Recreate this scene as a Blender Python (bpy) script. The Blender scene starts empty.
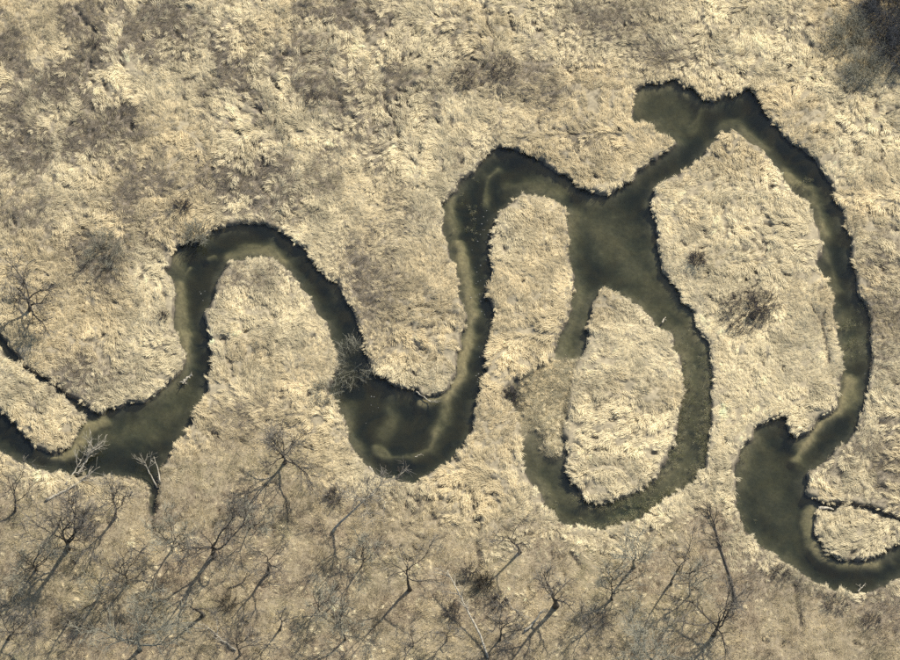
import bpy, math, random
import numpy as np
from mathutils import Vector

# ------------------------------------------------------------------ camera, sky, sun, exposure
S = bpy.context.scene
COL = S.collection
MPP = 0.18                       # metres per photograph pixel at the ground
TILT = math.radians(25.0)        # off-nadir angle, camera south of the scene
DIST = 1000.0
SUN_EL, SUN_AZ = math.radians(43.0), math.radians(50.0)   # azimuth from +X, counter-clockwise
d_cam = np.array([0.0, math.sin(TILT), -math.cos(TILT)])
r_cam = np.array([1.0, 0.0, 0.0])
u_cam = np.array([0.0, math.cos(TILT), math.sin(TILT)])
c_pos = -DIST * d_cam
cam_d = bpy.data.cameras.new("camera"); cam = bpy.data.objects.new("camera", cam_d); COL.objects.link(cam)
cam.location = Vector(c_pos)
cam.rotation_euler = (TILT, 0, 0)
cam_d.sensor_width = 36.0; cam_d.lens = 36.0 * DIST / (900 * MPP)
cam_d.clip_start = 10; cam_d.clip_end = 5000
S.camera = cam

W = bpy.data.worlds.new("World"); S.world = W; W.use_nodes = True
nt = W.node_tree
sky = nt.nodes.new("ShaderNodeTexSky"); sky.sky_type = 'NISHITA'; sky.sun_disc = False
sky.sun_elevation = SUN_EL; sky.sun_rotation = math.pi / 2 - SUN_AZ
nt.links.new(sky.outputs[0], nt.nodes["Background"].inputs[0]); nt.nodes["Background"].inputs[1].default_value = 0.12
sun_d = bpy.data.lights.new("sun", 'SUN'); sun = bpy.data.objects.new("sun", sun_d); COL.objects.link(sun)
sun_d.energy = 4.6; sun_d.angle = math.radians(0.5); sun_d.color = (1.0, 0.955, 0.86)
sv = Vector((math.cos(SUN_EL) * math.cos(SUN_AZ), math.cos(SUN_EL) * math.sin(SUN_AZ), math.sin(SUN_EL)))
sun.rotation_euler = sv.to_track_quat('Z', 'Y').to_euler()
sun.location = sv * 300
S.cycles.use_denoising = False; S.cycles.max_bounces = 6; S.cycles.diffuse_bounces = 3; S.cycles.transparent_max_bounces = 8
S.view_settings.view_transform = 'Standard'; S.view_settings.look = 'None'
S.view_settings.exposure = 0.66; S.view_settings.gamma = 1.0

# ------------------------------------------------------------------ helpers
rng = np.random.default_rng(7); random.seed(7)

def px2w(p, z=0.0):
    """photograph pixel(s) -> point on the horizontal plane z"""
    p = np.atleast_2d(np.asarray(p, float))
    sx = (p[:, 0] - 450) * MPP / DIST; sy = -(p[:, 1] - 330) * MPP / DIST
    d = d_cam + sx[:, None] * r_cam + sy[:, None] * u_cam
    t = (z - c_pos[2]) / d[:, 2]
    return (c_pos + d * t[:, None])[:, :2]

def w2px(x, y, z=0.0):
    q = np.stack([x, y, np.zeros_like(x) + z], -1) - c_pos
    dep = q @ d_cam
    return 450 + (q @ r_cam) / dep * DIST / MPP, 330 - (q @ u_cam) / dep * DIST / MPP

_lat = np.random.default_rng(99).random((8, 256, 256)).astype(np.float32)
def vnoise(x, y, wl, k=0):
    x = np.asarray(x) / wl + 37.3 * (k + 1); y = np.asarray(y) / wl + 11.7 * (k + 3)
    xi = np.floor(x).astype(int); yi = np.floor(y).astype(int)
    fx = x - xi; fy = y - yi
    fx = fx * fx * fx * (fx * (fx * 6 - 15) + 10); fy = fy * fy * fy * (fy * (fy * 6 - 15) + 10)
    L = _lat[k % 8]; a = xi & 255; b = (xi + 1) & 255; c = yi & 255; d = (yi + 1) & 255
    return (L[a, c] * (1 - fx) + L[b, c] * fx) * (1 - fy) + (L[a, d] * (1 - fx) + L[b, d] * fx) * fy
def fbm(x, y, wl, k=0, o=4, g=0.5):
    s = 0; a = 1; n = 0
    for i in range(o):
        s = s + a * vnoise(x, y, wl / 2 ** i, k + i); n += a; a *= g
    return s / n
def sstep(a, b, x):
    t = np.clip((x - a) / (b - a), 0, 1); return t * t * (3 - 2 * t)

def mesh_obj(name, verts, faces, mat, parent=None, smooth=False, link=True):
    me = bpy.data.meshes.new(name)
    me.from_pydata(verts, [], faces)
    if mat: me.materials.append(mat)
    if smooth: me.polygons.foreach_set("use_smooth", [True] * len(me.polygons))
    o = bpy.data.objects.new(name, me)
    if link: COL.objects.link(o)
    if parent is not None: o.parent = parent
    return o

def tag(o, label=None, cat=None, group=None, kind=None):
    if label: o["label"] = label
    if cat: o["category"] = cat
    if group: o["group"] = group
    if kind: o["kind"] = kind
    return o

def material(name):
    m = bpy.data.materials.new(name); m.use_nodes = True
    n = m.node_tree.nodes; b = n["Principled BSDF"]; b.inputs["Roughness"].default_value = 0.9
    b.inputs["Specular IOR Level"].default_value = 0.15
    return m, n, m.node_tree.links, b

# ------------------------------------------------------------------ materials
def bark_mat(name, c1, c2, scale=3.0):
    m, n, l, b = material(name)
    tc = n.new("ShaderNodeTexCoord"); nz = n.new("ShaderNodeTexNoise"); nz.inputs["Scale"].default_value = scale
    nz.inputs["Detail"].default_value = 6
    cr = n.new("ShaderNodeValToRGB"); cr.color_ramp.elements[0].color = (*c1, 1); cr.color_ramp.elements[1].color = (*c2, 1)
    cr.color_ramp.elements[0].position = 0.35; cr.color_ramp.elements[1].position = 0.65
    l.new(tc.outputs["Object"], nz.inputs["Vector"]); l.new(nz.outputs[0], cr.inputs[0]); l.new(cr.outputs[0], b.inputs["Base Color"])
    bp = n.new("ShaderNodeBump"); bp.inputs["Strength"].default_value = 0.5; bp.inputs["Distance"].default_value = 0.03
    l.new(nz.outputs[0], bp.inputs["Height"]); l.new(bp.outputs[0], b.inputs["Normal"])
    return m
M_dark = bark_mat("bark_dark", (0.042, 0.035, 0.027), (0.105, 0.09, 0.07))
M_grey = bark_mat("bark_lichen_grey", (0.11, 0.105, 0.085), (0.26, 0.25, 0.19))
M_pale = bark_mat("bark_bleached", (0.22, 0.19, 0.14), (0.46, 0.41, 0.31))
M_twig = bark_mat("twig_grey_brown", (0.12, 0.105, 0.085), (0.25, 0.225, 0.18))
M_cool = bark_mat("twig_blue_grey", (0.05, 0.052, 0.056), (0.11, 0.112, 0.115))
M_shrub = bark_mat("twig_purple_grey", (0.065, 0.056, 0.052), (0.12, 0.105, 0.095))
M_willow = bark_mat("twig_olive_grey", (0.22, 0.205, 0.15), (0.38, 0.355, 0.26))

def grass_mat(name, transl=0.25):
    m, n, l, b = material(name)
    at = n.new("ShaderNodeAttribute"); at.attribute_type = 'INSTANCER'; at.attribute_name = "col"
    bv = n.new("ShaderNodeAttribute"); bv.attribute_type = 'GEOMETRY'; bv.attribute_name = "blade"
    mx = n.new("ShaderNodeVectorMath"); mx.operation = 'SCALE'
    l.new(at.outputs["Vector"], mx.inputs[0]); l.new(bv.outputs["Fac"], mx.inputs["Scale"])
    df = n.new("ShaderNodeBsdfDiffuse"); tr = n.new("ShaderNodeBsdfTranslucent"); ms = n.new("ShaderNodeMixShader")
    ms.inputs[0].default_value = transl
    l.new(mx.outputs[0], df.inputs[0]); l.new(mx.outputs[0], tr.inputs[0]); l.new(df.outputs[0], ms.inputs[1]); l.new(tr.outputs[0], ms.inputs[2])
    l.new(ms.outputs[0], n["Material Output"].inputs["Surface"])
    return m
M_grass = grass_mat("dry_grass")

def ground_mat():
    m, n, l, b = material("marsh_ground")
    at = n.new("ShaderNodeAttribute"); at.attribute_name = "gcol"
    tc = n.new("ShaderNodeTexCoord")
    nz = n.new("ShaderNodeTexNoise"); nz.inputs["Scale"].default_value = 1.6; nz.inputs["Detail"].default_value = 8; nz.inputs["Roughness"].default_value = 0.65
    l.new(tc.outputs["Object"], nz.inputs["Vector"])
    mr = n.new("ShaderNodeMapRange"); mr.inputs[1].default_value = 0.3; mr.inputs[2].default_value = 0.7; mr.inputs[3].default_value = 0.72; mr.inputs[4].default_value = 1.28
    l.new(nz.outputs[0], mr.inputs[0])
    mx = n.new("ShaderNodeVectorMath"); mx.operation = 'SCALE'
    l.new(at.outputs["Vector"], mx.inputs[0]); l.new(mr.outputs[0], mx.inputs["Scale"]); l.new(mx.outputs[0], b.inputs["Base Color"])
    bp = n.new("ShaderNodeBump"); bp.inputs["Strength"].default_value = 0.6; bp.inputs["Distance"].default_value = 0.08
    l.new(nz.outputs[0], bp.inputs["Height"]); l.new(bp.outputs[0], b.inputs["Normal"])
    return m
M_ground = ground_mat()

def water_mat():
    m = bpy.data.materials.new("river_water"); m.use_nodes = True
    n = m.node_tree.nodes; l = m.node_tree.links; n.remove(n["Principled BSDF"]); out = n["Material Output"]
    tc = n.new("ShaderNodeTexCoord"); nz = n.new("ShaderNodeTexNoise"); nz.inputs["Scale"].default_value = 1.1; nz.inputs["Detail"].default_value = 4
    l.new(tc.outputs["Object"], nz.inputs["Vector"])
    bp = n.new("ShaderNodeBump"); bp.inputs["Strength"].default_value = 0.35; bp.inputs["Distance"].default_value = 0.06
    l.new(nz.outputs[0], bp.inputs["Height"])
    gl = n.new("ShaderNodeBsdfGlossy"); gl.inputs["Roughness"].default_value = 0.06
    tr = n.new("ShaderNodeBsdfTransparent"); fr = n.new("ShaderNodeFresnel"); fr.inputs[0].default_value = 1.33
    ms = n.new("ShaderNodeMixShader")
    l.new(bp.outputs[0], gl.inputs["Normal"]); l.new(bp.outputs[0], fr.inputs["Normal"])
    sl = n.new("ShaderNodeBsdfDiffuse"); mt = n.new("ShaderNodeMixShader"); mt.inputs[0].default_value = 0.10      # suspended silt
    ns = n.new("ShaderNodeTexNoise"); ns.inputs["Scale"].default_value = 0.16; ns.inputs["Detail"].default_value = 7; ns.inputs["Distortion"].default_value = 1.6
    cr = n.new("ShaderNodeValToRGB"); cr.color_ramp.elements[0].color = (.06, .070, .062, 1); cr.color_ramp.elements[1].color = (.13, .118, .072, 1)
    cr.color_ramp.elements[0].position = .4; cr.color_ramp.elements[1].position = .62
    l.new(tc.outputs["Object"], ns.inputs["Vector"]); l.new(ns.outputs[0], cr.inputs[0]); l.new(cr.outputs[0], sl.inputs[0])
    l.new(tr.outputs[0], mt.inputs[1]); l.new(sl.outputs[0], mt.inputs[2])
    l.new(fr.outputs[0], ms.inputs[0]); l.new(mt.outputs[0], ms.inputs[1]); l.new(gl.outputs[0], ms.inputs[2])
    l.new(ms.outputs[0], out.inputs["Surface"])
    va = n.new("ShaderNodeVolumeAbsorption"); va.inputs["Color"].default_value = (0.385, 0.44, 0.39, 1); va.inputs["Density"].default_value = 1.15
    l.new(va.outputs[0], out.inputs["Volume"])
    return m
M_water = water_mat()

# ------------------------------------------------------------------ river outline (photograph pixels -> bank tops)
NORTH = [(-190,318),(-110,352),(-45,385),(0,412),(10,418),(22,432),(33,443),(42,448),(55,451),(67,446),(73,438),(78,428),(83,418),
 (80,413),(67,402),(50,389),(37,380),(22,370.5),(10,362),(0,348),(-25,318),(-90,262),(-190,215),(-190,203),(-85,250),(-18,305),(3,333),(15,349),(22,357),(33,367),(50,377),(65,386),(72,394),(83,401),
 (93,409),(100,411),(110,405),(119,406),(127,400),(145,401),(155,395),(163,387),(170,379),(177,373),(184,368),(186,361),(185,353),
 (181,344),(177,332),(175,320),(174,305),(175,287),(172,277),(166,268),(171,261),(174,250),(185,242),(195,240),(205,236),(212,229),
 (223,226),(233,224),(255,222),(268,226),(278,228),(287,236),(294,242),(305,250),(313,261),(322,272),(335,281),(342,293),(350,305),
 (357,318),(360,331),(363,343),(367,356),(373,369),(383,378),(395,387),(407,387),(417,388),(424,395),(434,396),(443,392),(449,386),
 (455,375),(457,357),(461,343),(461,330),(466,317),(463,301),(458,287),(459,278),(456,263),(452,256),(450,246),(447,236),(442,218),
 (444,203),(452,192),(459,186),(463,176),(477,165),(487,153),(496,147),(511,145),(522,149),(538,156),(551,167),(565,173),(579,185),
 (593,192),(605,194),(615,191),(619,186),(628,181),(637,172),(650,162),(667,150),(676,141),(670,136),(657,131),(653,123),(640,122),
 (633,117),(633,100),(637,86),(645,80),(660,81),(675,77),(685,85),(693,86),(702,95),(712,99),(723,95),(737,92),(750,88),(761,96),
 (766,111),(777,128),(790,140),(803,148),(817,161),(825,172),(832,189),(834,198),(840,208),(846,228),(851,242),(851,255),(855,267),
 (857,291),(866,304),(870,317),(869,335),(872,355),(870,373),(867,392),(863,405),(861,418),(856,430),(845,441),(832,453),(820,464),
 (808,471),(807,482),(808,489),(818,497),(830,500),(850,501),(867,503),(880,506),(890,512),(905,518),(903,524),(893,519),(883,517.5),(870,512),
 (853,507.5),(840,508),(828,511),(818,510),(813,523),(817,538),(828,551),(843,558),(857,559),(877,557),(890,549),(902,540),(950,505),(1010,480),(1090,470)]
SOUTH = [(1090,505),(1015,515),(960,540),(905,572),(888,582),(872,590),(850,590),(830,586),(810,578),(795,568),(780,557),(765,548),(755,537),(746,529),
 (741,516),(737,503),(736,488),(737,470),(741,455),(747,443),(754,436),(756,426),(768,421),(780,415),(787,416),(788,430),(797,436),
 (808,431),(820,418),(834,408),(838,392),(840,383),(842,370),(842,356),(838,335),(835,317),(832,298),(830,287),(823,273),(820,262),
 (823,248),(820,230),(813,211),(805,199),(794,190),(784,181),(780,167),(766,152),(750,141),(741,132),(733,129),(722,131),(713,141),
 (702,153),(694,162),(675,175),(658,182),(651,200),(656,220),(656,236),(659,255),(663,271),(677,285),(682,299),(693,310),(698,325),
 (705,340),(711,352),(712,363),(714,376),(711,391),(713,406),(710,421),(708,437),(706,461),(697,478),(672,494),(648,510),(633,519),
 (600,528),(577,525),(560,519),(547,506),(537,487),(527,470),(523,448),(521,425),(518,411),(506,401),(504,391),(515,380),(535,368),
 (552,358),(557,345),(563,331),(571,309),(574,296),(573,270),(568,247),(566,228),(566,207),(554,197),(533,194),(523,191),(516,197),
 (503,207),(495,217),(491,231),(489,255),(491,275),(488,293),(493,308),(492,328),(488,345),(484,361),(482,378),(481,391),(475,402),
 (475,415),(471,428),(460,447),(447,461),(428,475),(413,481),(393,478),(378,475),(365,463),(358,453),(352,441),(346,430),(344,420),
 (339,409),(333,397),(330,387),(333,376),(340,363),(337,349),(330,331),(325,321),(315,309),(307,295),(300,283),(290,268),(278,259),
 (267,255),(243,256),(229,261),(218,275),(215,287),(213,298),(203,316),(208,340),(212,358),(211,368),(207,377),(209,388),(197,407),
 (188,426),(178,440),(168,455),(160,468),(158,482),(156,496),(153,511),(150,508),(149,494),(147,482),(135,478),(118,474),(100,474),
 (70,474),(48,470),(33,468),(17,460),(0,448),(-50,420),(-120,385),(-190,352)]
ISLAND = [(603,286),(613,290),(631,298),(648,312),(657,323),(673,330),(673,344),(681,358),(684,375),(684,390),(680,408),(676,428),
 (675,441),(667,461),(661,473),(646,486),(622,496),(600,501),(583,498),(578,486),(570,478),(562,462),(566,450),(562,434),(567,411),
 (569,396),(572,378),(576,362),(583,348),(587,336),(586,323),(591,313),(592,302)]
OVERGROWN = [(552,360),(576,362),(570,397),(567,411),(562,434),(566,452),(552,452),(543,423),(533,419),(521,425),(518,411),(511,404),
 (514,385),(535,370)]
WOOD = [(-200,476),(60,486),(140,495),(175,478),(225,432),(262,418),(300,440),(340,480),(400,498),(440,515),(480,545),(540,528),(600,545),(660,520),(700,505),
 (722,520),(735,545),(790,585),(860,602),(1100,560),(1100,900),(-200,900)]
PZ = 0.35
def polyw(P): return px2w(P, PZ)
RIVER_W = polyw(NORTH + SOUTH); ISL_W = polyw(ISLAND); OVER_W = polyw(OVERGROWN); WOOD_W = polyw(WOOD)

def inside(poly, x, y):
    r = np.zeros(x.shape, bool); n = len(poly)
    for i in range(n):
        x1, y1 = poly[i]; x2, y2 = poly[(i + 1) % n]
        if y1 == y2: continue
        c = (y1 > y) != (y2 > y)
        r ^= c & (x < (x2 - x1) * (y - y1) / (y2 - y1) + x1)
    return r
def dist(poly, x, y, closed=True, cap=14.0):
    D = np.full(x.shape, cap * cap, np.float32); n = len(poly)
    for i in range(n if closed else n - 1):
        a = poly[i]; b = poly[(i + 1) % n]
        lo = np.minimum(a, b) - cap; hi = np.maximum(a, b) + cap
        # the grid is regular: restrict to a window of rows and columns
        j0 = np.searchsorted(GX, lo[0]); j1 = np.searchsorted(GX, hi[0]); i0 = np.searchsorted(GY, lo[1]); i1 = np.searchsorted(GY, hi[1])
        if j1 <= j0 or i1 <= i0: continue
        xs = x[i0:i1, j0:j1]; ys = y[i0:i1, j0:j1]
        v = b - a; L = max(float(v @ v), 1e-9)
        t = np.clip(((xs - a[0]) * v[0] + (ys - a[1]) * v[1]) / L, 0, 1)
        dd = (xs - a[0] - t * v[0]) ** 2 + (ys - a[1] - t * v[1]) ** 2
        D[i0:i1, j0:j1] = np.minimum(D[i0:i1, j0:j1], dd)
    return np.sqrt(D)

STEP = 0.36
GX = np.arange(-104, 104.01, STEP); GY = np.arange(-92, 92.01, STEP)
X, Y = np.meshgrid(GX, GY)
wob = (fbm(X, Y, 1.3, 2, 2) - 0.5) * 1.0 + (vnoise(X, Y, 4.0, 5) - 0.5) * 0.5
wat = inside(RIVER_W, X, Y) & ~inside(ISL_W, X, Y)
dR = np.minimum(dist(RIVER_W, X, Y), dist(ISL_W, X, Y))
SD = np.where(wat, -dR, dR) + wob             # >0 on land
DITCH = [[(-60,275),(-18,312),(4,340),(22,363),(50,383),(68,397),(80,408)],[(812,496),(830,504),(853,505),(870,508),(892,516)]]
for p_ in DITCH: SD = SD + (.42 if p_[0][0] > 0 else .58) * sstep(3.2, 1.2, dist(px2w(p_, PZ), X, Y, closed=False, cap=5))
over = inside(OVER_W, X, Y); dO = dist(OVER_W, X, Y, cap=5); OV = sstep(-4.2, 2.6, np.where(over, dO, -dO) + wob * 1.2 + (fbm(X, Y, 5, 1, 4) - .5) * 6)
wd = inside(WOOD_W, X, Y); dW = dist(WOOD_W, X, Y, cap=12); WOODF = sstep(-4, 5, np.where(wd, dW, -dW) + (fbm(X, Y, 9, 4) - 0.5) * 14)

PX, PY = w2px(X, Y, PZ)
SWARP = (fbm(X, Y, 5.0, 1, 4, .6) - .5) * 4
def stroke(pts, width, lo=0.25):
    P = px2w(pts, -1.3); return sstep(1.75 * width + .5, .1 * width, dist(P, X, Y, closed=False, cap=12) + SWARP * (.35 + .3 * width))
SHOALS = [  # polyline px, half-width m, strength
 ([(48,455),(66,455),(80,446),(88,430),(104,423)],1.2,.95),([(105,440),(135,436),(160,416),(180,392)],3.4,.62),
 ([(180,285),(181,310),(184,338),(188,360),(184,385)],1.05,.85),([(176,262),(184,275)],1.3,.7),([(228,257),(245,249),(268,250),(285,262)],1.1,.75),
 ([(209,259),(214,256)],.4,.7),([(185,275),(190,268)],.35,.9),
 ([(498,170),(488,178),(485,192),(484,206)],.75,.8),([(505,188),(525,183),(548,188),(562,196)],1.4,.65),([(450,200),(453,218),(455,232)],1.0,.8),
 ([(459,245),(465,270),(470,295),(472,315),(468,335)],1.0,.95),([(468,335),(464,352),(458,372),(446,390),(432,400),(420,404)],1.2,1.0),
 ([(448,392),(444,410),(437,428),(431,445)],1.2,.85),([(376,450),(392,457),(412,457),(430,450)],.8,.75),([(388,408),(392,425),(386,432)],1.6,.62),
 ([(350,408),(350,440),(358,448)],1.0,.4),
 ([(684,94),(703,104),(698,118),(690,132)],.7,.65),([(648,98),(668,108),(676,128)],3.6,.55),([(722,124),(738,122),(748,133),(762,147)],1.1,.6),
 ([(788,178),(800,187),(812,190),(820,215),(824,235)],1.2,.85),([(822,250),(832,268),(836,290)],.8,.6),([(846,320),(852,340),(855,355)],1.6,.55),
 ([(849,384),(846,398),(836,412),(820,425),(806,444),(795,460)],1.15,1.0),([(811,512),(808,525),(811,545),(824,558),(845,566),(875,565)],1.2,.85),
 ([(755,450),(768,475),(772,510),(785,540)],4.0,.52),([(590,225),(610,240),(630,265),(660,300),(690,330),(700,360)],5.0,.62),([(580,300),(572,330),(562,352)],2.6,.62),
 ([(700,365),(698,400),(695,440),(682,470),(650,496),(610,515)],3.4,.66),([(533,430),(540,470),(560,500),(590,514)],2.2,.62)]
shoal = np.zeros_like(X)
for p, w, s in SHOALS: shoal = np.maximum(shoal, s * stroke(p, w))
shoal *= (0.8 + 0.4 * fbm(X, Y, 2.4, 6, 3)) * sstep(.1, -.5, SD)

# ruts and runnels in the grass: carved lines of bare ground, their shade painted in
RUTS = [([(368,62),(374,74)],.14),([(384,84),(384,96)],.14),([(390,112),(396,130),(402,146)],.13),([(410,158),(414,164)],.12),([(424,183),(428,190)],.12),([(472,488),(475,510),(479,530)],.35),([(476,543),(480,566)],.3),
 ([(484,6),(486,22),(498,40)],.2),([(509,12),(514,34)],.2),([(270,78),(282,90)],.2),([(795,585),(797,605),(801,624)],.3),([(871,95),(876,110)],.25),
 ([(820,318),(824,340),(828,362)],.3),([(148,505),(153,528)],.4),([(96,30),(86,22),(76,8)],.25),([(90,60),(92,80)],.25)]
rut = np.zeros_like(X)
for p, w in RUTS: rut = np.maximum(rut, np.exp(-(dist(px2w(p, 0.2), X, Y, closed=False, cap=4) / (w + .22)) ** 2))

# partings between heaps of lodged grass: short, dark, curved furrows that follow its lie
HEAP = ((735, 45, 75), (800, 60, 60), (500, 25, 55), (395, 110, 70), (330, 30, 55), (430, 345, 40), (848, 530, 34), (30, 425, 30), (260, 110, 60), (430, 520, 50), (690, 520, 40), (745, 230, 60), (850, 130, 50))
def lie(px_, py_): return fbm(px_, py_, 13, 2, 1) * 4 * math.pi + (vnoise(px_, py_, 3.2, 7) - .5) * 1.6
Rf = random.Random(77); nf_ = 0
for it in range(6000):
    if nf_ >= 620: break
    q_ = (Rf.uniform(-20, 920), Rf.uniform(-20, 680)); pr = .12
    for (a, b, c) in HEAP: pr = max(pr, math.exp(-((q_[0] - a) ** 2 + (q_[1] - b) ** 2) / c ** 2))
    if q_[1] > 560 and pr < .3: pr *= .5
    if Rf.random() > pr: continue
    p_ = px2w([q_], .2)[0]; i_ = int((p_[1] - GY[0]) / STEP); j_ = int((p_[0] - GX[0]) / STEP)
    if not (0 <= i_ < len(GY) and 0 <= j_ < len(GX)) or SD[i_, j_] < 1.2: continue
    nf_ += 1; L_ = Rf.uniform(.6, 2.6) * (.6 + .5 * pr); pts = [p_]; a0 = float(lie(np.array([p_[0]]), np.array([p_[1]]))[0]) + Rf.gauss(0, .35); cv = Rf.gauss(0, .22)
    for kk in range(4): pts.append(pts[-1] + np.array([math.cos(a0 + cv * kk), math.sin(a0 + cv * kk)]) * L_ / 4)
    w_ = Rf.uniform(.26, .44)
    P4 = np.array(pts); lo = P4.min(0) - 1.6; hi = P4.max(0) + 1.6
    j0, j1, i0, i1 = (*np.searchsorted(GX, (lo[0], hi[0])), *np.searchsorted(GY, (lo[1], hi[1])))
    xs = X[i0:i1, j0:j1]; ys = Y[i0:i1, j0:j1]; dd = np.full(xs.shape, 9.)
    for kk in range(4):
        a, b = P4[kk], P4[kk + 1]; v = b - a; t = np.clip(((xs - a[0]) * v[0] + (ys - a[1]) * v[1]) / float(v @ v), 0, 1)
        dd = np.minimum(dd, np.hypot(xs - a[0] - t * v[0], ys - a[1] - t * v[1]))
    rut[i0:i1, j0:j1] = np.maximum(rut[i0:i1, j0:j1], Rf.uniform(.7, 1) * np.exp(-(dd / w_) ** 2))

# brownish sedge patches; the tall left shrub's shadow is painted in as one  (x, y, rx, ry, strength) in px
PATCH = [(18,150,34,55,.9),(222,178,46,24,1.),(108,128,34,26,.8),(182,34,52,30,.75),(92,262,22,30,.9),(485,76,52,16,1.),(455,80,30,16,.8),(545,80,30,22,.7),
 (312,98,30,14,.8),(372,290,30,48,.85),(76,372,30,22,.8),(100,376,30,14,.7),(236,278,26,12,.7),(250,425,36,22,.8),(610,18,50,26,.7),(664,52,36,16,.75),(30,30,30,20,.4),
 (880,300,26,60,.55),(868,460,40,36,.6),(780,20,44,14,.5),(775,580,46,30,.8),(850,615,60,24,.8),(700,545,30,18,.5),(60,95,40,30,.45),(150,220,40,16,.5),(580,140,18,18,.6),
 (570,60,40,30,.4),(395,60,16,40,.5),(120,200,40,30,.45),(30,210,50,24,.5),(255,60,24,30,.5),(350,20,30,20,.3),(680,300,1,1,0),(360,520,40,20,.5),(320,505,30,16,.6),
 (40,400,10,26,.3),(205,80,30,18,.4),(160,170,26,20,.4)]
br = np.zeros_like(X)
for (a, b, ra, rb, s) in PATCH: br = np.maximum(br, s * np.exp(-(((PX - a) / ra) ** 2 + ((PY - b) / rb) ** 2) * .85))
mott = fbm(X, Y, 7.0, 1, 4, 0.62)
ul = sstep(620, 200, PX) * sstep(330, 130, PY)                # mottled upper left
rightb = sstep(850, 880, PX) * sstep(230, 280, PY) * 0.22
BROWN = np.clip(br * (0.45 + 1.25 * mott) + sstep(0.47, 0.62, mott) * (0.08 + 0.80 * ul) * (SD > 0) + rightb, 0, 1)

# ------------------------------------------------------------------ ground and water
relief = (fbm(X, Y, 2.6, 0, 4, .6) - .5) * 1.1 + (fbm(X, Y, 14, 3, 2) - .5) * .6
land = relief * (1 - 0.45 * WOODF) * (.45 + .55 * sstep(.3, 2.5, SD)) + 0.1 - rut * 0.75
WL = -0.68
dep = 0.72 + 1.15 * sstep(0.0, 3.2, -SD)
dep = dep * (1 - 0.86 * np.clip(shoal, 0, 1)) + (fbm(X, Y, 3.0, 2, 3) - .5) * .10
dep = np.maximum(dep, 0.04)
bed = WL - dep
bed = bed * (1 - OV) + (-0.34 + (fbm(X, Y, 2.2, 5, 3) - .5) * 1.1) * OV
k = sstep(-0.25, 0.45, SD)
Z = bed * (1 - k) + land * k
# mud lip on the inside of bends and the small silted mouth
ny, nx = X.shape
GC = np.zeros((ny, nx, 3))
straw = np.array([.30, .25, .16]); sedge = np.array([.21, .175, .13]); litter = np.array([.255, .205, .132]); mud = np.array([.215, .185, .125]); sand = np.array([.34, .28, .145]); weed = np.array([.085, .10, .045])
GC[:] = straw
GC = GC * (1 - BROWN[..., None]) + sedge * BROWN[..., None]
wf = WOODF * (0.75 + .5 * (fbm(X, Y, 5, 7) - .5)); wf = np.clip(wf, 0, 1)
GC = GC * (1 - wf[..., None]) + litter * wf[..., None]
GC = GC * (1 - rut[..., None] * .6) + np.array([.09, .075, .055]) * rut[..., None] * .6  # shade inside ruts and grass partings painted into the ground colour
bedc = mud * (1 - np.clip(shoal, 0, 1)[..., None]) + sand * np.clip(shoal, 0, 1)[..., None]
wn = sstep(.52, .70, fbm(X, Y, 4.4, 4, 4)) * .3
wn = np.maximum(wn, np.exp(-(((PX - 470) / 10) ** 2 + ((PY - 212) / 26) ** 2)) * .8)
wn = np.maximum(wn, np.exp(-(((PX - 640) / 50) ** 2 + ((PY - 506) / 16) ** 2)) * .9)
bedc = bedc * (1 - wn[..., None]) + weed * wn[..., None]
bedc = bedc * (1 - OV[..., None]) + np.array([.205, .18, .115]) * OV[..., None]
kb = sstep(-0.25, 0.1, SD)[..., None]
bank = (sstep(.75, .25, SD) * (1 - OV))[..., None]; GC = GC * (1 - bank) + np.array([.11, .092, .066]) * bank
GC = bedc * (1 - kb) + GC * kb

def grid_mesh(name, X, Y, Z, mat):
    ny, nx = X.shape
    co = np.stack([X, Y, Z], -1).reshape(-1, 3).astype(np.float32)
    idx = np.arange(ny * nx).reshape(ny, nx)
    q = np.stack([idx[:-1, :-1], idx[:-1, 1:], idx[1:, 1:], idx[1:, :-1]], -1).reshape(-1)
    me = bpy.data.meshes.new(name); me.vertices.add(len(co)); me.vertices.foreach_set("co", co.ravel())
    nf = len(q) // 4; me.loops.add(len(q)); me.loops.foreach_set("vertex_index", q.astype(np.int32))
    me.polygons.add(nf); me.polygons.foreach_set("loop_start", np.arange(0, nf * 4, 4, dtype=np.int32)); me.polygons.foreach_set("loop_total", np.full(nf, 4, np.int32))
    me.update(calc_edges=True); me.materials.append(mat)
    me.polygons.foreach_set("use_smooth", np.ones(nf, bool))
    o = bpy.data.objects.new(name, me); COL.objects.link(o); return o
ground = grid_mesh("ground", X, Y, Z, M_ground)
at = ground.data.attributes.new("gcol", 'FLOAT_COLOR', 'POINT')
at.data.foreach_set("color", np.concatenate([GC.reshape(-1, 3), np.ones((ny * nx, 1))], 1).astype(np.float32).ravel())
tag(ground, "pale dried marsh ground carved by the winding creek bed", kind="structure")
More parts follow.
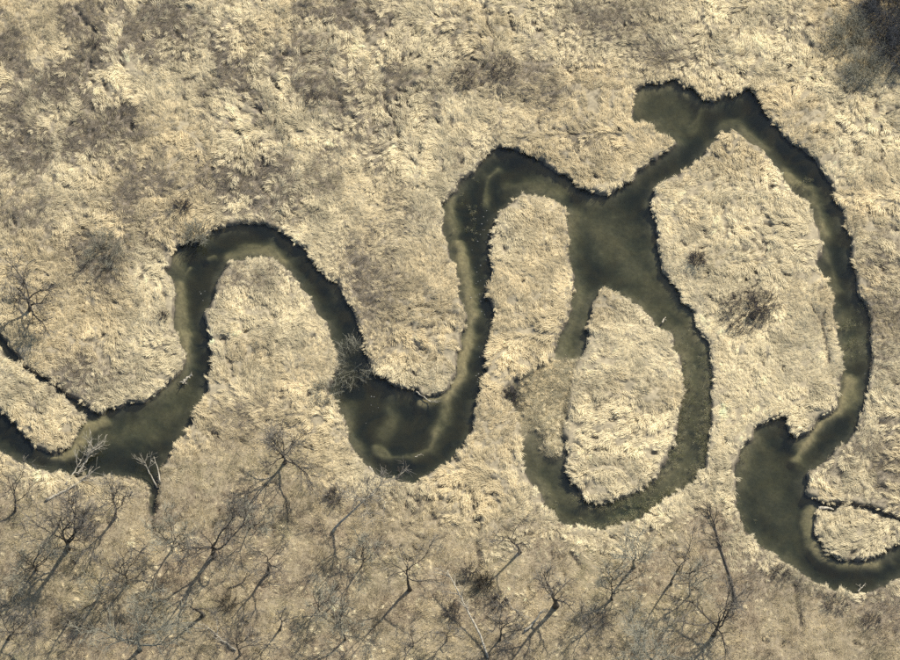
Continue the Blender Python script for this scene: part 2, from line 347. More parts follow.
# the plain goes on beyond the photographed ground, as a ring
def ring():
    x0, x1, y0, y1 = GX[0], GX[-1], GY[0], GY[-1]; B = 2500
    v = [(x0, y0, 0), (x1, y0, 0), (x1, y1, 0), (x0, y1, 0), (-B, -B, 0), (B, -B, 0), (B, B, 0), (-B, B, 0)]
    v = [(a, b, -0.3 if i < 4 else 0) for i, (a, b, c) in enumerate(v)]
    f = [(4, 5, 1, 0), (5, 6, 2, 1), (6, 7, 3, 2), (7, 4, 0, 3)]
    o = mesh_obj("terrain", v, f, M_ground)
    a = o.data.attributes.new("gcol", 'FLOAT_COLOR', 'POINT'); a.data.foreach_set("color", [*straw, 1.0] * 8)
    tag(o, "flat dry grassland around the marsh", kind="structure")
ring()
def water():
    x0, x1, y0, y1 = GX[0] + .5, GX[-1] - .5, GY[0] + .5, GY[-1] - .5
    v = [(x, y, z) for z in (-5.0, WL) for (x, y) in ((x0, y0), (x1, y0), (x1, y1), (x0, y1))]
    f = [(3, 2, 1, 0), (4, 5, 6, 7), (0, 1, 5, 4), (1, 2, 6, 5), (2, 3, 7, 6), (3, 0, 4, 7)]
    o = mesh_obj("river", v, f, M_water)
    tag(o, "dark olive creek water meandering through the marsh", kind="structure")
water()

def samp(F, x, y):
    j = np.clip((x - GX[0]) / STEP, 0, nx - 1.001); i = np.clip((y - GY[0]) / STEP, 0, ny - 1.001)
    j0 = j.astype(int); i0 = i.astype(int); fj = j - j0; fi = i - i0
    return (F[i0, j0] * (1 - fj) + F[i0, j0 + 1] * fj) * (1 - fi) + (F[i0 + 1, j0] * (1 - fj) + F[i0 + 1, j0 + 1] * fj) * fi
def gz(x, y): return float(samp(Z, np.array([x]), np.array([y]))[0])

# ------------------------------------------------------------------ grass (stuff, instanced tufts)
def tuft(name, n, spread, lens, width, el0, el1, fan, seed, collection):
    R = random.Random(seed); V = []; F = []; att = []
    for i in range(n):
        a = R.gauss(0, fan); L = R.uniform(*lens); e0 = math.radians(R.uniform(*el0)); e1 = math.radians(R.uniform(*el1))
        p = Vector((R.gauss(0, spread), R.gauss(0, spread), -0.06)); w = width * R.uniform(.6, 1.4)
        side = Vector((-math.sin(a), math.cos(a), R.uniform(-.35, .35))).normalized()
        seg = 3; b0 = len(V); shade = R.uniform(.82, 1.10)
        for s in range(seg + 1):
            t = s / seg; ww = w * (1 - .75 * t)
            V.append(p - side * ww * .5); V.append(p + side * ww * .5)
            e = e0 + (e1 - e0) * t; aa = a + R.gauss(0, .12)
            p = p + Vector((math.cos(aa) * math.cos(e), math.sin(aa) * math.cos(e), math.sin(e))) * (L / seg)
        for s in range(seg):
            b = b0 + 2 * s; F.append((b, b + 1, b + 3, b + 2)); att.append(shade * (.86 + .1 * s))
    o = mesh_obj(name, V, F, M_grass, link=False)
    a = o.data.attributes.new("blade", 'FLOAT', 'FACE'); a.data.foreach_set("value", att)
    collection.objects.link(o); return o
def protos(name, specs):
    c = bpy.data.collections.new(name)
    for i, s in enumerate(specs): tuft("%s_%02d" % (name, i), *s, 100 + i * 7 + len(name), c)
    return c
C_straw = protos("straw_tufts", [(18, .15, (.4, .85), .078, (18, 52), (-24, 4), .40)] * 4 + [(15, .16, (.55, 1.15), .086, (12, 42), (-18, 0), .25)] * 4 + [(16, .14, (.25, .55), .06, (40, 80), (0, 40), 1.2)] * 2)
C_brush = protos("brush_tufts", [(13, .35, (.8, 2.0), .05, (35, 80), (20, 70), 1.8)] * 4)
C_sedge = protos("sedge_tufts", [(24, .2, (.25, .6), .034, (50, 88), (10, 70), 1.8)] * 4)
C_litter = protos("litter_tufts", [(20, .22, (.2, .5), .05, (10, 55), (-20, 20), 1.8)] * 4 + [(14, .18, (.3, .65), .042, (45, 80), (0, 50), 1.4)] * 2)

def scatter(name, pts, rot, scl, var, col, coll, label, cat):
    n = len(pts); me = bpy.data.meshes.new(name); me.vertices.add(n); me.vertices.foreach_set("co", pts.astype(np.float32).ravel())
    def A(nm, ty, arr, key): a = me.attributes.new(nm, ty, 'POINT'); a.data.foreach_set(key, arr.ravel())
    A("rot", 'FLOAT_VECTOR', rot.astype(np.float32), "vector"); A("scl", 'FLOAT_VECTOR', scl.astype(np.float32), "vector")
    A("var", 'INT', var.astype(np.int32), "value"); A("col", 'FLOAT_COLOR', np.concatenate([col, np.ones((n, 1))], 1).astype(np.float32), "color")
    me.materials.append(M_grass)
    o = bpy.data.objects.new(name, me); COL.objects.link(o)
    ng = bpy.data.node_groups.new(name + "_nodes", 'GeometryNodeTree')
    ng.interface.new_socket("Geometry", in_out='INPUT', socket_type='NodeSocketGeometry'); ng.interface.new_socket("Geometry", in_out='OUTPUT', socket_type='NodeSocketGeometry')
    N = ng.nodes; L = ng.links
    gi = N.new("NodeGroupInput"); go = N.new("NodeGroupOutput"); ci = N.new("GeometryNodeCollectionInfo"); ip = N.new("GeometryNodeInstanceOnPoints")
    ci.inputs[0].default_value = coll; ci.inputs["Separate Children"].default_value = True; ci.inputs["Reset Children"].default_value = True
    def NA(nm, ty): x = N.new("GeometryNodeInputNamedAttribute"); x.data_type = ty; x.inputs[0].default_value = nm; return x.outputs[0]
    e2r = N.new("FunctionNodeEulerToRotation"); L.new(NA("rot", 'FLOAT_VECTOR'), e2r.inputs[0])
    L.new(gi.outputs[0], ip.inputs["Points"]); L.new(ci.outputs[0], ip.inputs["Instance"]); ip.inputs["Pick Instance"].default_value = True
    L.new(NA("var", 'INT'), ip.inputs["Instance Index"]); L.new(e2r.outputs[0], ip.inputs["Rotation"]); L.new(NA("scl", 'FLOAT_VECTOR'), ip.inputs["Scale"])
    L.new(ip.outputs[0], go.inputs[0])
    m = o.modifiers.new("scatter", 'NODES'); m.node_group = ng
    tag(o, label, cat, kind="stuff"); return o

sp = 0.35
gx, gy = np.meshgrid(np.arange(-98, 98, sp), np.arange(-86, 86, sp))
x = (gx + rng.uniform(-.5, .5, gx.shape) * sp).ravel(); y = (gy + rng.uniform(-.5, .5, gy.shape) * sp).ravel()
qx, qy = w2px(x, y); ok = (qx > -40) & (qx < 940) & (qy > -40) & (qy < 700); x, y, qx, qy = x[ok], y[ok], qx[ok], qy[ok]
sd = samp(SD, x, y); zz = samp(Z, x, y); brn = samp(BROWN, x, y); wo = samp(WOODF, x, y); rt = samp(rut, x, y); ov = samp(OV, x, y)
u1, u2, u3, u4 = rng.random((4, len(x)))
clump = fbm(x, y, 1.6, 3, 3); clump2 = fbm(x, y, 5.5, 6, 3)
landm = (sd > 0.2) & (u4 > rt * 0.97)
ang0 = fbm(x, y, 13, 2, 1) * 4 * math.pi + (vnoise(x, y, 3.2, 7) - .5) * 1.6
# lodged grass lies in strands: long narrow gaps run along the lie of the blades
A0 = fbm(x, y, 13, 2, 1) * 4 * math.pi
NB = 10; ph = (A0 % math.pi) / math.pi * NB; b0 = np.floor(ph).astype(int) % NB; fb = ph - np.floor(ph); strand = np.zeros(len(x)); long_ = np.zeros(len(x))
for ib in range(NB):
    th = ib * math.pi / NB; sx_ = x * math.cos(th) + y * math.sin(th); sy_ = -x * math.sin(th) + y * math.cos(th)
    nsb = .62 * vnoise(sx_, sy_ * 3.4, 2.3, ib % 8) + .38 * vnoise(sx_, sy_ * 2.2, 1.0, (ib + 3) % 8)
    wgt = np.where(b0 == ib, 1 - fb, 0) + np.where((b0 + 1) % NB == ib, fb, 0)
    strand += (nsb - .5) * wgt
    long_ += (.7 * vnoise(sx_, sy_ * 4.2, 4.2, (ib + 5) % 8) + .3 * vnoise(sx_, sy_ * 2, 1.1, (ib + 1) % 8) - .5) * wgt
strand = strand / np.sqrt(fb ** 2 + (1 - fb) ** 2) + .5
strand = .74 * strand + .26 * vnoise(x, y, .75, 6)
long_ = long_ / np.sqrt(fb ** 2 + (1 - fb) ** 2) + .5
rough = sstep(.35, .65, fbm(x, y, 16, 7, 3))                  # some stands are combed flat, others heaped
for (cx_, cy_, rr_) in ((735, 45, 70), (800, 60, 60), (500, 30, 60), (395, 110, 60), (330, 30, 50), (430, 350, 40), (850, 530, 40), (30, 425, 30), (250, 120, 60), (440, 520, 60)):
    rough = np.maximum(rough, np.exp(-((qx - cx_) ** 2 + (qy - cy_) ** 2) / rr_ ** 2))
gap = (strand < 0.295 + .12 * rough + .16 * (clump2 - .5)) & (u3 < 0.97)
gap = gap | ((long_ < .20 + .15 * rough) & (rough > .35))
ang = ang0 + rng.normal(0, .25, len(x))
ang = np.where(sd < .8, ang + rng.normal(0, .9, len(x)), ang)
hgt = (0.42 + (.56 + .9 * rough) * (.55 * sstep(.34, .68, strand) + .45 * sstep(.34, .55, long_))) * (1 - .5 * sstep(1.2, .2, sd))
tone = (1.03 + .34 * (clump2 - .5) * 2 + rng.normal(0, .06, len(x)) + .55 * (fbm(x, y, 1.5, 1, 2) - .5))[:, None]
Cs = np.array([.70, .60, .385]); Cs2 = np.array([.635, .525, .32]); Cb = np.array([.29, .25, .18]); Cl = np.array([.44, .365, .225]); Cl2 = np.array([.33, .26, .175]); Co = np.array([.38, .35, .20])
mixv = sstep(.4, .65, fbm(x, y, 18, 5, 3))[:, None]
cst = (Cs * (1 - mixv) + Cs2 * mixv)
is_wood = u1 < wo * 0.93
is_br = (~is_wood) & (u2 < brn * .88)
is_ov = (ov > .25) & (sd < .5)
s = (landm & ~is_wood & ~is_br & ~gap) | (is_ov & (sd < .3) & (u4 < .7 * sstep(.5, .95, ov)) & ~gap)
def pack(mask, base, coll_n, hs, zoff=0.0, wid=1.0):
    n = mask.sum()
    rot = np.stack([rng.normal(0, .07, n), rng.normal(0, .07, n), ang[mask]], 1)
    h = hs[mask] if isinstance(hs, np.ndarray) else np.full(n, hs)
    sc = h * rng.uniform(.8, 1.2, n); sc3 = np.stack([wid * (.5 + .5 * sc), wid * (.5 + .5 * sc), sc], 1)
    return np.stack([x[mask], y[mask], zz[mask] + zoff], 1), rot, sc3, rng.integers(0, coll_n, n), np.clip(base[mask] * tone[mask], .02, .9)
blend = (1 - .35 * brn)[:, None]
scatter("marsh_grass", *pack(s, cst * blend + Cb * (1 - blend), 10, hgt * (1 - .35 * wo)), C_straw, "bleached straw coloured marsh grass lying over in swirls on both banks", "grass")
s = landm & is_br
scatter("brown_sedge", *pack(s, np.where((u3 < .16)[:, None], Cs2 * .9, Cb), 4, .95), C_sedge, "grey brown sedge standing in patches among the pale grass", "sedge")
s = landm & is_wood
lm = sstep(.4, .62, fbm(x, y, 6, 0, 4))[:, None]; ol = sstep(.5, .65, fbm(x, y, 9, 3, 3))[:, None]
cw = (Cl * (1 - lm) + Cl2 * lm) * (1 - .5 * ol) + Co * .5 * ol
cw = np.where((u3 < .2 + .25 * (1 - lm[:, 0]))[:, None], Cs2 * .92, cw)
scatter("woodland_floor_grass", *pack(s, cw, 6, .55 + .7 * sstep(.35, .65, clump)), C_litter, "dull tan grass and leaf litter under the bare trees", "ground cover")
bn = fbm(x, y, 5, 2, 4, .6)
s = (sd > .8) & (u2 < wo * .045 * sstep(.45, .65, bn))
scatter("brushwood", *pack(s, np.where((u3 < .5)[:, None], np.array([.25, .215, .165]), np.array([.15, .13, .10])), 4, .8), C_brush, "thin leafless brush scattered over the woodland floor", "brush")
s = is_ov & (sd < .3) & (u4 < sstep(.3, .95, ov) * .9)
scatter("floating_sedge_mat", *pack(s, np.where((u3 < .5)[:, None], np.array([.68, .59, .39]), np.array([.50, .43, .27])), 4, 1.0), C_sedge, "thin olive sedge mat choking the old loop left of the island", "sedge")
# weeds thinning out into the silted right arm of the old loop
arm = np.exp(-np.square(np.minimum(np.hypot((qx - 698) / 30, (qy - 430) / 62), np.hypot((qx - 645) / 58, (qy - 506) / 24))) * .9)
s = (sd < .12) & (sd > -3.0) & (u4 < arm * 1.0 * sstep(-3.0, 0.2, sd)) & ~is_ov
wm = np.maximum(np.exp(-(((qx - 850) / 13) ** 2 + ((qy - 334) / 24) ** 2)), .8 * np.exp(-(((qx - 470) / 8) ** 2 + ((qy - 214) / 18) ** 2)))
wm = np.maximum(wm, .6 * np.exp(-(((qx - 803) / 10) ** 2 + ((qy - 182) / 9) ** 2)))
s = s | ((sd < -.3) & (u4 < .42 * wm * sstep(.35, .6, clump)))
zs = zz.copy(); zz = np.maximum(zz, WL - .05)
scatter("pond_weed", *pack(s, np.where((u3 < .55)[:, None], np.array([.38, .34, .20]), np.array([.21, .205, .11])), 4, 1.0), C_sedge, "olive water weed growing in from the edges of the silted loop", "weed")
zz = zs

# pale chips on the water, added to stand in for glints of light
def riffle():
    R = random.Random(5); V = []; F = []
    for (a, b, n_, w_) in (((484, 208), (479, 300), 34, 4.5), ((480, 300), (474, 390), 10, 4.0), ((368, 395), (374, 430), 6, 4.0), ((200, 290), (203, 312), 5, 3.0), ((866, 300), (868, 380), 12, 2.0)):
        for i in range(n_):
            t = R.random(); p = px2w([(a[0] + (b[0] - a[0]) * t + R.gauss(0, w_), a[1] + (b[1] - a[1]) * t)], WL)[0]
            if float(samp(SD, np.array([p[0]]), np.array([p[1]]))[0]) > -.35: continue
            r = R.uniform(.04, .095); k = len(V); h = R.uniform(.3, .7)
            for j in range(6): th = j * math.pi / 3; q = r * R.uniform(.7, 1.3); V.append((p[0] + q * math.cos(th) * 1.4, p[1] + q * math.sin(th), WL - .05))
            V.append((p[0], p[1], WL + r * h))
            F += [(k + j, k + (j + 1) % 6, k + 6) for j in range(6)]
    m = bark_mat("glint_pale", (.30, .29, .26), (.62, .60, .55), 6.0); m.node_tree.nodes["Principled BSDF"].inputs["Roughness"].default_value = .35
    tag(mesh_obj("riffle_glints", V, F, m), "small pale stones breaking the surface of the creek's riffle", "glints", kind="stuff")
riffle()

# ------------------------------------------------------------------ branch geometry
class MB:
    def __init__(s): s.V = []; s.F = []; s.n = 0
    def tube(s, P, R, sides):
        P = np.asarray(P, float); m = len(P); T = np.gradient(P, axis=0); T /= np.linalg.norm(T, axis=1)[:, None] + 1e-9
        ref = np.where(np.abs(T[:, 2:3]) < .9, np.array([[0, 0, 1.]]), np.array([[1., 0, 0]]))
        A = np.cross(T, ref); A /= np.linalg.norm(A, axis=1)[:, None] + 1e-9; B = np.cross(T, A)
        th = np.arange(sides) * 2 * math.pi / sides
        ringp = P[:, None] + (A[:, None] * np.cos(th)[None, :, None] + B[:, None] * np.sin(th)[None, :, None]) * np.asarray(R)[:, None, None]
        s.V.append(ringp.reshape(-1, 3)); b = s.n
        for i in range(m - 1):
            for j in range(sides):
                k2 = (j + 1) % sides; s.F.append((b + i * sides + j, b + i * sides + k2, b + (i + 1) * sides + k2, b + (i + 1) * sides + j))
        s.F.append(tuple(b + j for j in range(sides))[::-1]); s.F.append(tuple(b + (m - 1) * sides + j for j in range(sides)))
        s.n += m * sides
    def build(s, name, mat, parent=None, smooth=True):
        V = np.concatenate(s.V) if s.V else np.zeros((0, 3))
        return mesh_obj(name, V.tolist(), s.F, mat, parent, smooth)

def grow(R, p, d, L, n, wob, up):
    P = [np.array(p, float)]; d = np.array(d, float); d /= np.linalg.norm(d)
    for i in range(n):
        d = d + np.array([R.gauss(0, wob), R.gauss(0, wob), R.gauss(0, wob) + up]); d /= np.linalg.norm(d)
        P.append(P[-1] + d * (L / n))
    return np.array(P), d
def perp(R, d, ang):
    v = np.array([R.gauss(0, 1), R.gauss(0, 1), R.gauss(0, 1)]); v -= d * (v @ d); v /= np.linalg.norm(v) + 1e-9
    return d * math.cos(ang) + v * math.sin(ang)

def empty(name, x, y, z):
    o = bpy.data.objects.new(name, None); o.empty_display_size = .5; o.location = (x, y, z); COL.objects.link(o); return o

def bare_tree(base, H, spread, trunk_r, bark, twigm, seed, label, limbs=7, fork=.45, lean=(0, 0), twigs=1.0, name="bare_tree", group="bare trees on the lower bank"):
    limbs = int(limbs * 1.15)
    R = random.Random(seed); bx, by = px2w([base], .05)[0]; o = empty(name, bx, by, gz(bx, by) - .1)
    tag(o, label, "tree", group)
    ld = np.array([lean[0], lean[1], H], float); ld /= np.linalg.norm(ld)
    tb = MB(); TP, _ = grow(R, (0, 0, 0), ld, H * .82, 9, .085, .02)
    TR = trunk_r * (1 - np.linspace(0, 1, 10) * .82); TR[0] *= 1.5; TR[1] *= 1.08
    tb.tube(TP, TR, 8)
    tb.build("trunk", bark, o)
    for i in range(limbs):
        t = fork + (1 - fork) * (i + R.random() * .8) / limbs; t = min(t, .985); f = t * 9; i0 = min(int(f), 8)
        p = TP[i0] + (TP[i0 + 1] - TP[i0]) * (f - i0); r0 = np.interp(f, range(10), TR) * .62
        az = i * 2.4 + R.uniform(-.5, .5); el = math.radians(R.uniform(18, 50) + 22 * (t - fork))
        d = np.array([math.cos(az) * math.cos(el), math.sin(az) * math.cos(el), math.sin(el)])
        L = spread * 1.6 * R.uniform(.65, 1.25) * (1.15 - .45 * (t - fork) / (1 - fork + 1e-6))
        lb = MB(); tw = MB()
        P, dl = grow(R, p, d, L, 7, .24, .05); rr = max(r0 * 1.1, .085) * np.linspace(1, .25, 8); lb.tube(P, rr, 5)
        ns = max(5, int(L * 1.25))
        for j in range(ns):
            u = .22 + .76 * (j + R.random()) / ns; q = u * 7; k0 = min(int(q), 6); bp = P[k0] + (P[k0 + 1] - P[k0]) * (q - k0)
            dd = P[k0 + 1] - P[k0]; dd /= np.linalg.norm(dd); d2 = perp(R, dd, math.radians(R.uniform(28, 62)))
            L2 = L * R.uniform(.25, .5) * (1.15 - .55 * u); P2, _ = grow(R, bp, d2, L2, 4, .2, .05)
            r2 = max(np.interp(q, range(8), rr) * .62, .045); R2 = r2 * np.linspace(1, .35, 5); lb.tube(P2, R2, 4)
            for m in range(int(R.randint(4, 8) * twigs)):
                u3_ = .15 + .85 * R.random(); q3 = u3_ * 4; k3 = min(int(q3), 3); b3 = P2[k3] + (P2[k3 + 1] - P2[k3]) * (q3 - k3)
                d3 = P2[k3 + 1] - P2[k3]; d3 /= np.linalg.norm(d3) + 1e-9; d3 = perp(R, d3, math.radians(R.uniform(20, 60)))
                P3, _ = grow(R, b3, d3, R.uniform(.5, 1.5) * (.6 + L / 8), 3, .2, .04); tw.tube(P3, np.array([.032, .028, .022, .016]) * R.uniform(.8, 1.3), 3)
        lo = lb.build("limb", bark, o); tag(tw.build("twigs", twigm, lo), kind="stuff")
    return o

def shrub(base, H, rad, mat, seed, label, stems=60, sub=7, thick=1.0, flat=0.0, name="shrub", group="leafless shrubs in the marsh"):
    R = random.Random(seed); bx, by = px2w([base], .1)[0]; o = empty(name, bx, by, gz(bx, by) - .08); tag(o, label, "shrub", group)
    sb = MB(); tw = MB()
    for i in range(int(stems * .8)):
        a = R.uniform(0, 2 * math.pi); q = math.sqrt(R.random()) * rad * .62; el = math.radians(R.uniform(38 - 30 * flat, 86 - 34 * flat))
        d = (math.cos(a) * math.cos(el), math.sin(a) * math.cos(el), math.sin(el)); L = H * R.uniform(.65, 1.15)
        P, _ = grow(R, (math.cos(a) * q, math.sin(a) * q, 0), d, L, 5, .12, .02); sb.tube(P, np.linspace(.04, .014, 6) * thick, 3)
        for j in range(sub):
            u = (.25 + .7 * R.random()) * 5; k0 = min(int(u), 4); bp = P[k0] + (P[k0 + 1] - P[k0]) * (u - k0); dd = P[k0 + 1] - P[k0]; dd /= np.linalg.norm(dd)
            P2, _ = grow(R, bp, perp(R, dd, math.radians(R.uniform(20, 60))), L * R.uniform(.2, .45), 3, .18, .02); tw.tube(P2, np.array([.02, .017, .013, .009]) * thick, 3)
    tag(sb.build("stems", mat, o), kind="stuff"); tag(tw.build("twigs", mat, o), kind="stuff"); return o

def log(pts, r0, mat, seed, label, branches=4, root=True, name="fallen_tree", z=.35, blen=2.2, zs_=None, group="fallen trees and dead wood", cat="dead tree"):
    R = random.Random(seed); wp = px2w(pts, .3); zb = [max(gz(a, b), WL - .1) for a, b in wp]
    o = empty(name, wp[0][0], wp[0][1], zb[0]); tag(o, label, cat, group)
    q = np.array([[a - wp[0][0], b - wp[0][1], (zb[i] - zb[0]) + (z if zs_ is None else zs_[i])] for i, (a, b) in enumerate(wp)])
    tt = np.linspace(0, len(q) - 1, 10); P = np.stack([np.interp(tt, range(len(q)), q[:, c]) for c in range(3)], 1)
    P[1:-1] += np.array([[R.gauss(0, .06) for _ in range(3)] for _ in range(8)])
    RR = r0 * np.linspace(1, .35, 10); tb = MB(); tb.tube(P, RR, 8); tb.build("trunk", mat, o)
    if root:
        rb = MB()
        for i in range(9):
            v = perp(R, -(P[1] - P[0]) / np.linalg.norm(P[1] - P[0]), math.radians(R.uniform(50, 95))); Q, _ = grow(R, P[0], v, R.uniform(.5, 1.1) * (1 + r0), 3, .25, 0); rb.tube(Q, r0 * np.array([.55, .4, .25, .1]), 4)
        rb.build("roots", mat, o)
    for i in range(branches):
        f = R.uniform(.45, .98) * 9; k0 = min(int(f), 8); p = P[k0] + (P[k0 + 1] - P[k0]) * (f - k0); d = (P[k0 + 1] - P[k0]); d /= np.linalg.norm(d)
        v = perp(R, d, math.radians(R.uniform(20, 55))); v[2] = abs(v[2]) * .7; L = blen * R.uniform(.6, 1.5)
        bb = MB(); Q, _ = grow(R, p, v, L, 5, .2, 0); bb.tube(Q, max(r0 * .4, .05) * np.linspace(1, .25, 6), 5)
        for j in range(5):
            u = R.uniform(.3, 1) * 5; k2 = min(int(u), 4); Q2, _ = grow(R, Q[k2], perp(R, v / np.linalg.norm(v), math.radians(R.uniform(25, 60))), L * R.uniform(.25, .5), 3, .2, 0); bb.tube(Q2, max(r0 * .15, .03) * np.linspace(1, .4, 4), 4)
        bb.build("branch", mat, o)
    return o

# ------------------------------------------------------------------ trees
D, G, P_ = (M_dark, M_twig), (M_grey, M_willow), (M_pale, M_twig)
TREES = [ # base px, H, spread, trunk r, mats, limbs, fork, lean, twigs, label
 ((68,549),17,6.5,.42,D,8,.30,(0,0),1.0,"big dark spreading tree with a long shadow, below the pale trunks by the sandbar"),
 ((214,556),15,5.0,.46,D,8,.35,(0,0),1.0,"thickest dark tree trunk, below and right of the dark bank notch"),
 ((172,552),10,4.6,.20,(M_dark,M_willow),8,.25,(0,0),1.5,"hazy fine-twigged tree just left of the thickest dark trunk"),
 ((268,574),12,4.0,.30,D,6,.40,(0,0),.9,"tree with straight tapering shadow, right of the thickest dark trunk"),
 ((203,616),8.5,2.6,.36,D,4,.55,(0,0),.6,"short stout broken tree beside a heap of bleached branches"),
 ((280,630),8.5,2.6,.20,D,5,.45,(0,0),.8,"slim tree at the lower edge, right of the bleached branch heap"),
 ((285,463),10,5.2,.30,D,9,.18,(0,0),1.4,"fan-shaped tree between the second creek bend and the third"),
 ((410,590),15,4.5,.30,D,7,.50,(0,0),.9,"slender dark tree with one long thin shadow, left of the pale leaning trunk"),
 ((520,553),12.5,3.4,.26,D,6,.45,(0,0),.8,"upright tree whose shadow crosses the dark bush below the old loop"),
 ((556,606),13,3.8,.46,D,7,.40,(0,0),1.0,"stout double-looking tree at the lower edge below the old loop"),
 ((634,567),13,4.4,.26,G,7,.40,(0,0),1.0,"pale-forked tree just below the old loop's bottom bend"),
 ((671,584),15,4.0,.22,D,6,.45,(0,0),.8,"thin tree with a long slanting shadow, left of the root-plated fallen tree"),
 ((714,635),10,5.4,.36,D,8,.25,(0,0),1.0,"dark crooked tree at the lower edge below the root-plated fallen tree"),
 ((652,668),14,5.5,.22,G,11,.10,(0,0),1.3,"many-stemmed pale thicket tree rising from the lower edge"),
 ((140,650),14,6.0,.34,(M_grey,M_willow),11,.15,(0,0),1.3,"grey-green lichen covered tree fanning up from the lower left edge"),
 ((15,512),9,4.2,.22,D,6,.35,(0,0),.9,"dark crooked tree by the left edge of the photo"),
 ((59,526),9,3.4,.18,D,6,.35,(0,0),1.0,"thin tree behind the big dark spreading tree"),
 ((115,518),10.5,4.6,.28,D,8,.45,(0,0),1.0,"dark forked tree just below the bank, left of the dark notch"),
 ((67,625),7.5,2.8,.16,D,5,.40,(0,0),.9,"small tree in the lower left, right of the big tree's shadow"),
 ((447,641),5.5,2.2,.14,D,5,.35,(0,0),.9,"small tree just left of the pale leaning trunk's foot"),
 ((413,646),5.0,2.0,.12,D,5,.35,(0,0),.9,"small slim tree at the lower edge below the slender dark tree"),
 ((332,533),17,4.6,.26,P_,8,.62,(6.5,6.0),.9,"bleached slim tree leaning out towards the third creek bend"),
 ((30,310),10,4.6,.34,(M_dark,M_twig),10,.12,(0,0),1.2,"dark twisted tree at the head of the narrow ditch on the left"),
 ((8,640),9,4.0,.24,D,7,.30,(0,0),1.0,"tree in the lower left corner"),
 ((318,610),6,2.8,.12,(M_dark,M_willow),7,.20,(0,0),1.2,"faint thin sapling between the straight-shadowed tree and the slender dark tree"),
 ((250,528),7,3.2,.14,(M_dark,M_willow),7,.20,(0,0),1.3,"faint sapling between the fan-shaped tree and the thickest trunk"),
 ((100,596),7,3.4,.14,(M_dark,M_willow),7,.20,(0,0),1.3,"hazy sapling right of the big dark spreading tree"),
 ((126,585),11,4.6,.20,D,8,.25,(0,0),1.2,"twiggy tree between the big dark spreading tree and the thickest trunk"),
 ((36,570),10,4.4,.20,(M_dark,M_willow),8,.25,(0,0),1.2,"grey twiggy tree left of the big dark spreading tree's foot"),
 ((240,655),9,3.6,.18,D,7,.30,(0,0),1.1,"dark tree at the lower edge below the bleached branch heap"),
 ((345,640),10,4.2,.18,(M_dark,M_willow),8,.25,(0,0),1.2,"hazy tree at the lower edge left of the slender dark tree's shadow"),
 ((362,566),9,3.6,.16,(M_dark,M_willow),8,.25,(0,0),1.2,"hazy tree above and left of the slender dark tree"),
 ((500,640),8,3.4,.18,D,7,.25,(0,0),1.1,"dark twiggy tree just right of the pale leaning trunk"),
 ((612,600),9,3.6,.16,(M_dark,M_willow),8,.25,(0,0),1.2,"hazy tree in the shadow line of the pale-forked tree"),
 ((690,596),8,3.2,.14,(M_dark,M_willow),7,.25,(0,0),1.2,"hazy tree between the long slanting shadow tree and the root-plated fallen tree"),
 ((590,628),6,2.6,.14,D,6,.25,(0,0),1.0,"small tree right of the stout double-looking tree"),
]
for i, (b, H, s_, tr_, mt, nl, fk, ln, twg, lab) in enumerate(TREES):
    bare_tree(b, H, s_, tr_, mt[0], mt[1], 500 + i, lab, nl, fk, ln, twg)

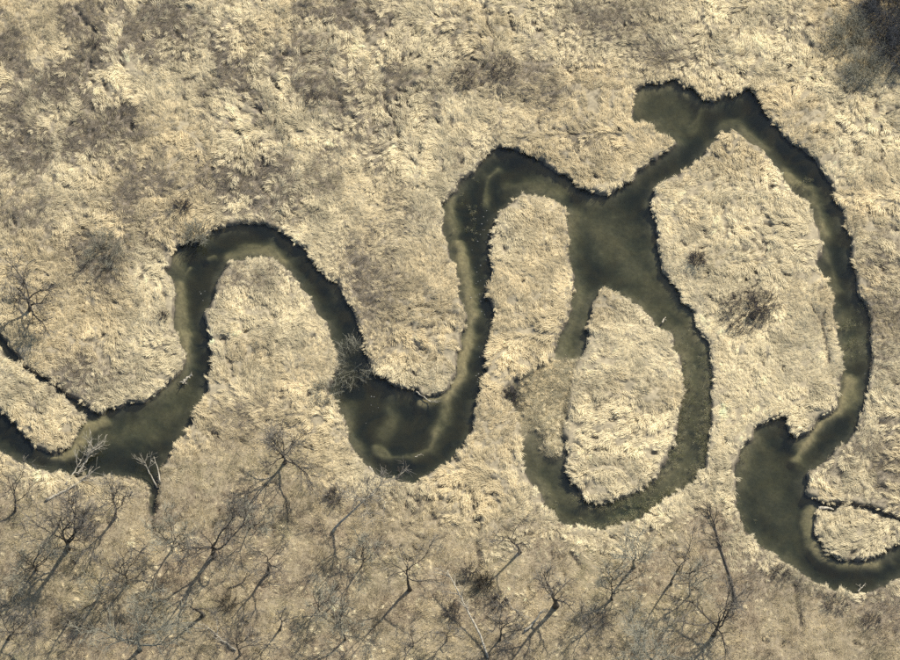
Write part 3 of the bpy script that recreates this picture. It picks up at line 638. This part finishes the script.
SHRUBS = [ # base px, H, radius, mat, stems, sub, label
 ((744,312),2.2,6.0,M_shrub,210,9,"largest dark shrub, alone in the meadow inside the right-hand loop"),
 ((762,307),2.4,3.8,M_shrub,120,9,"dark shrub grown against the right side of the meadow's largest shrub"),
 ((697,261),2.0,1.3,M_shrub,100,9,"small dark shrub above and left of the meadow's largest shrub"),
 ((104,256),4.4,4.6,M_willow,85,11,"tall hazy shrub casting a dark patch left of the first bend"),
 ((848,36),4.4,3.6,M_willow,170,11,"hazy grey shrub by the upper right corner, furthest left of four"),
 ((866,72),4.2,3.2,M_willow,160,11,"hazy grey shrub by the upper right corner, lowest of four"),
 ((888,12),5.4,5.6,M_cool,380,12,"big dark shrub filling the upper right corner"),
 ((900,52),5.0,4.4,M_cool,270,12,"dark shrub cut by the right edge below the corner shrub"),
 ((181,208),2.2,1.5,M_shrub,70,8,"small dark shrub above the first bend's left end"),
 ((197,234),2.6,2.4,M_willow,110,9,"olive grey shrub overhanging the first bend's upper left bank"),
 ((356,360),4.6,2.6,M_willow,125,11,"olive shrub bridging the creek where it narrows before the third bend"),
 ((328,392),2.6,2.6,M_willow,70,8,"low twiggy bush on the left bank below the bridging olive shrub"),
 ((510,396),2.2,1.6,M_shrub,90,8,"blue grey shrub at the left tip of the old loop's sedge mat"),
 ((485,585),2.2,1.9,M_dark,90,9,"dark tangled bush at the foot of the upright tree's shadow"),
 ((500,601),2.0,1.8,M_shrub,70,8,"low bush below and right of the dark tangled bush"),
 ((470,572),1.8,1.6,M_shrub,60,8,"low grey bush above and left of the dark tangled bush"),
 ((452,612),2.0,2.0,M_shrub,70,8,"grey bush between the slender dark tree and the pale leaning trunk"),
 ((163,318),1.3,1.2,M_shrub,60,7,"tiny grey shrub on the left bank below the first bend"),
 ((505,72),1.2,4.0,M_shrub,150,7,"low dark thicket right of centre in the upper meadow's grey patch"),
 ((462,80),1.1,3.4,M_shrub,120,7,"low brown thicket at the left of the upper meadow's grey patch"),
 ((312,100),1.2,2.2,M_shrub,70,7,"small low thicket alone in the pale grass, upper meadow left of centre"),
 ((92,44),1.6,1.2,M_shrub,40,7,"tiny dark shrub near the top left"),
 ((228,604),2.0,1.8,M_dark,60,8,"twiggy bush between the thickest trunk and the straight-shadowed tree"),
 ((88,522),2.2,2.2,M_shrub,70,8,"purple grey bush left of the dark forked tree below the bank"),
 ((780,575),1.2,2.6,M_shrub,90,7,"low purple brown thicket below the last bend, left of the dark runnel"),
 ((836,604),1.2,3.0,M_shrub,100,7,"low purple brown thicket below the last bend, right of the dark runnel"),
 ((872,622),1.3,2.4,M_shrub,80,7,"low purple brown thicket at the lower right"),
 ((335,498),2.0,2.2,M_shrub,80,8,"grey bush under the bleached leaning tree"),
]
for i, (b, H, r_, mt, st, su, lab) in enumerate(SHRUBS):
    shrub(b, H, r_, mt, 900 + i, lab, st, su, flat=1.0 if 'bridging the creek' in lab else 0.0)

LOGS = [ # px polyline, r, mat, branches, root, branch length, label, z per point
 ([(736,602),(731,578),(723,556),(716,532),(708,506)],.24,M_dark,12,True,3.2,"root-plated fallen tree pointing up towards the last bend",None),
 ([(488,658),(479,634),(468,616),(459,600),(447,578)],.21,M_pale,9,False,2.6,"long pale leaning trunk at the lower edge left of centre",[.2,1.2,2.2,3.0,3.6]),
 ([(46,500),(64,491),(84,479)],.24,M_pale,5,False,3.2,"pale trunk lying on the bank, lowest of the three by the sandbar",None),
 ([(66,484),(74,472),(81,460)],.20,M_pale,5,False,2.6,"pale trunk on the bank edge, middle of the three by the sandbar",[.3,.7,1.4]),
 ([(77,474),(85,462),(94,448)],.24,M_pale,13,False,3.0,"pale trunk reaching over the water to a twiggy clump, by the sandbar",[.3,.8,1.6]),
 ([(157,486),(150,474),(145,464)],.16,M_pale,6,False,2.4,"forked bleached snag at the dark bank notch",[.2,1.2,2.2]),
 ([(160,482),(158,470),(154,459)],.15,M_pale,1,False,1.2,"bleached limb right of the forked snag at the bank notch",[.2,1.2,2.2]),
 ([(236,650),(222,640),(206,626)],.18,M_pale,7,False,2.6,"heap of bleached branches beside the short stout tree",None),
 ([(524,632),(536,622),(541,614)],.22,M_pale,2,False,1.6,"split bleached trunk against the stout double-looking tree",[.3,1.0,1.8]),
 ([(506,596),(512,608),(526,618)],.09,M_pale,3,False,1.4,"thin pale curved branch right of the dark tangled bush",None),
 ([(486,616),(498,622),(512,621)],.12,M_dark,1,False,1.0,"dark curved log below the dark tangled bush",None),
 ([(183,380),(187,376),(191,373)],.30,M_pale,3,True,1.1,"white stump standing in the shallows below the first bend",[.1,.3,.5]),
 ([(819,507),(826,506),(834,508)],.42,M_pale,0,False,1.0,"white log lying at the mouth of the right-hand ditch",[.25,.3,.3]),
 ([(662,320),(666,315)],.16,M_pale,1,False,.6,"short white log afloat above the island's right shoulder",[.12,.2]),
 ([(397,478),(401,472),(404,466)],.13,M_dark,5,False,1.1,"dark dead branch stuck in the lower bank of the third bend",[.2,.6,1.0]),
 ([(415,455),(421,452)],.12,M_pale,2,False,.6,"pale twig snagged on the shoal in the third bend",[.1,.3]),
 ([(369,466),(374,471)],.22,M_pale,0,False,.5,"short pale log at the left lower bank of the third bend",[.25,.25]),
 ([(858,590),(864,584)],.16,M_pale,2,False,.8,"pale driftwood on the lower bank of the last bend",[.3,.5]),
 ([(228,588),(240,584),(252,572)],.16,M_dark,4,False,1.4,"dark broken branches between the thickest trunk and the tree on its right",None),
 ([(886,114),(893,110),(903,106)],.16,M_dark,3,False,1.2,"dark branch on the grass below the right edge shrubs",None),
 ([(416,390),(424,396),(432,401)],.16,M_pale,4,False,1.3,"pale drift branches caught on the tip above the third bend",[.4,.4,.3]),
]
for i, (p, r_, mt, nb, rt_, bl, lab, zl) in enumerate(LOGS):
    nm = "fallen_tree" if r_ >= .2 and len(p) > 2 and nb > 1 else "dead_branch"
    log(p, r_, mt, 1300 + i, lab, nb, rt_, nm, .3, bl, zl)
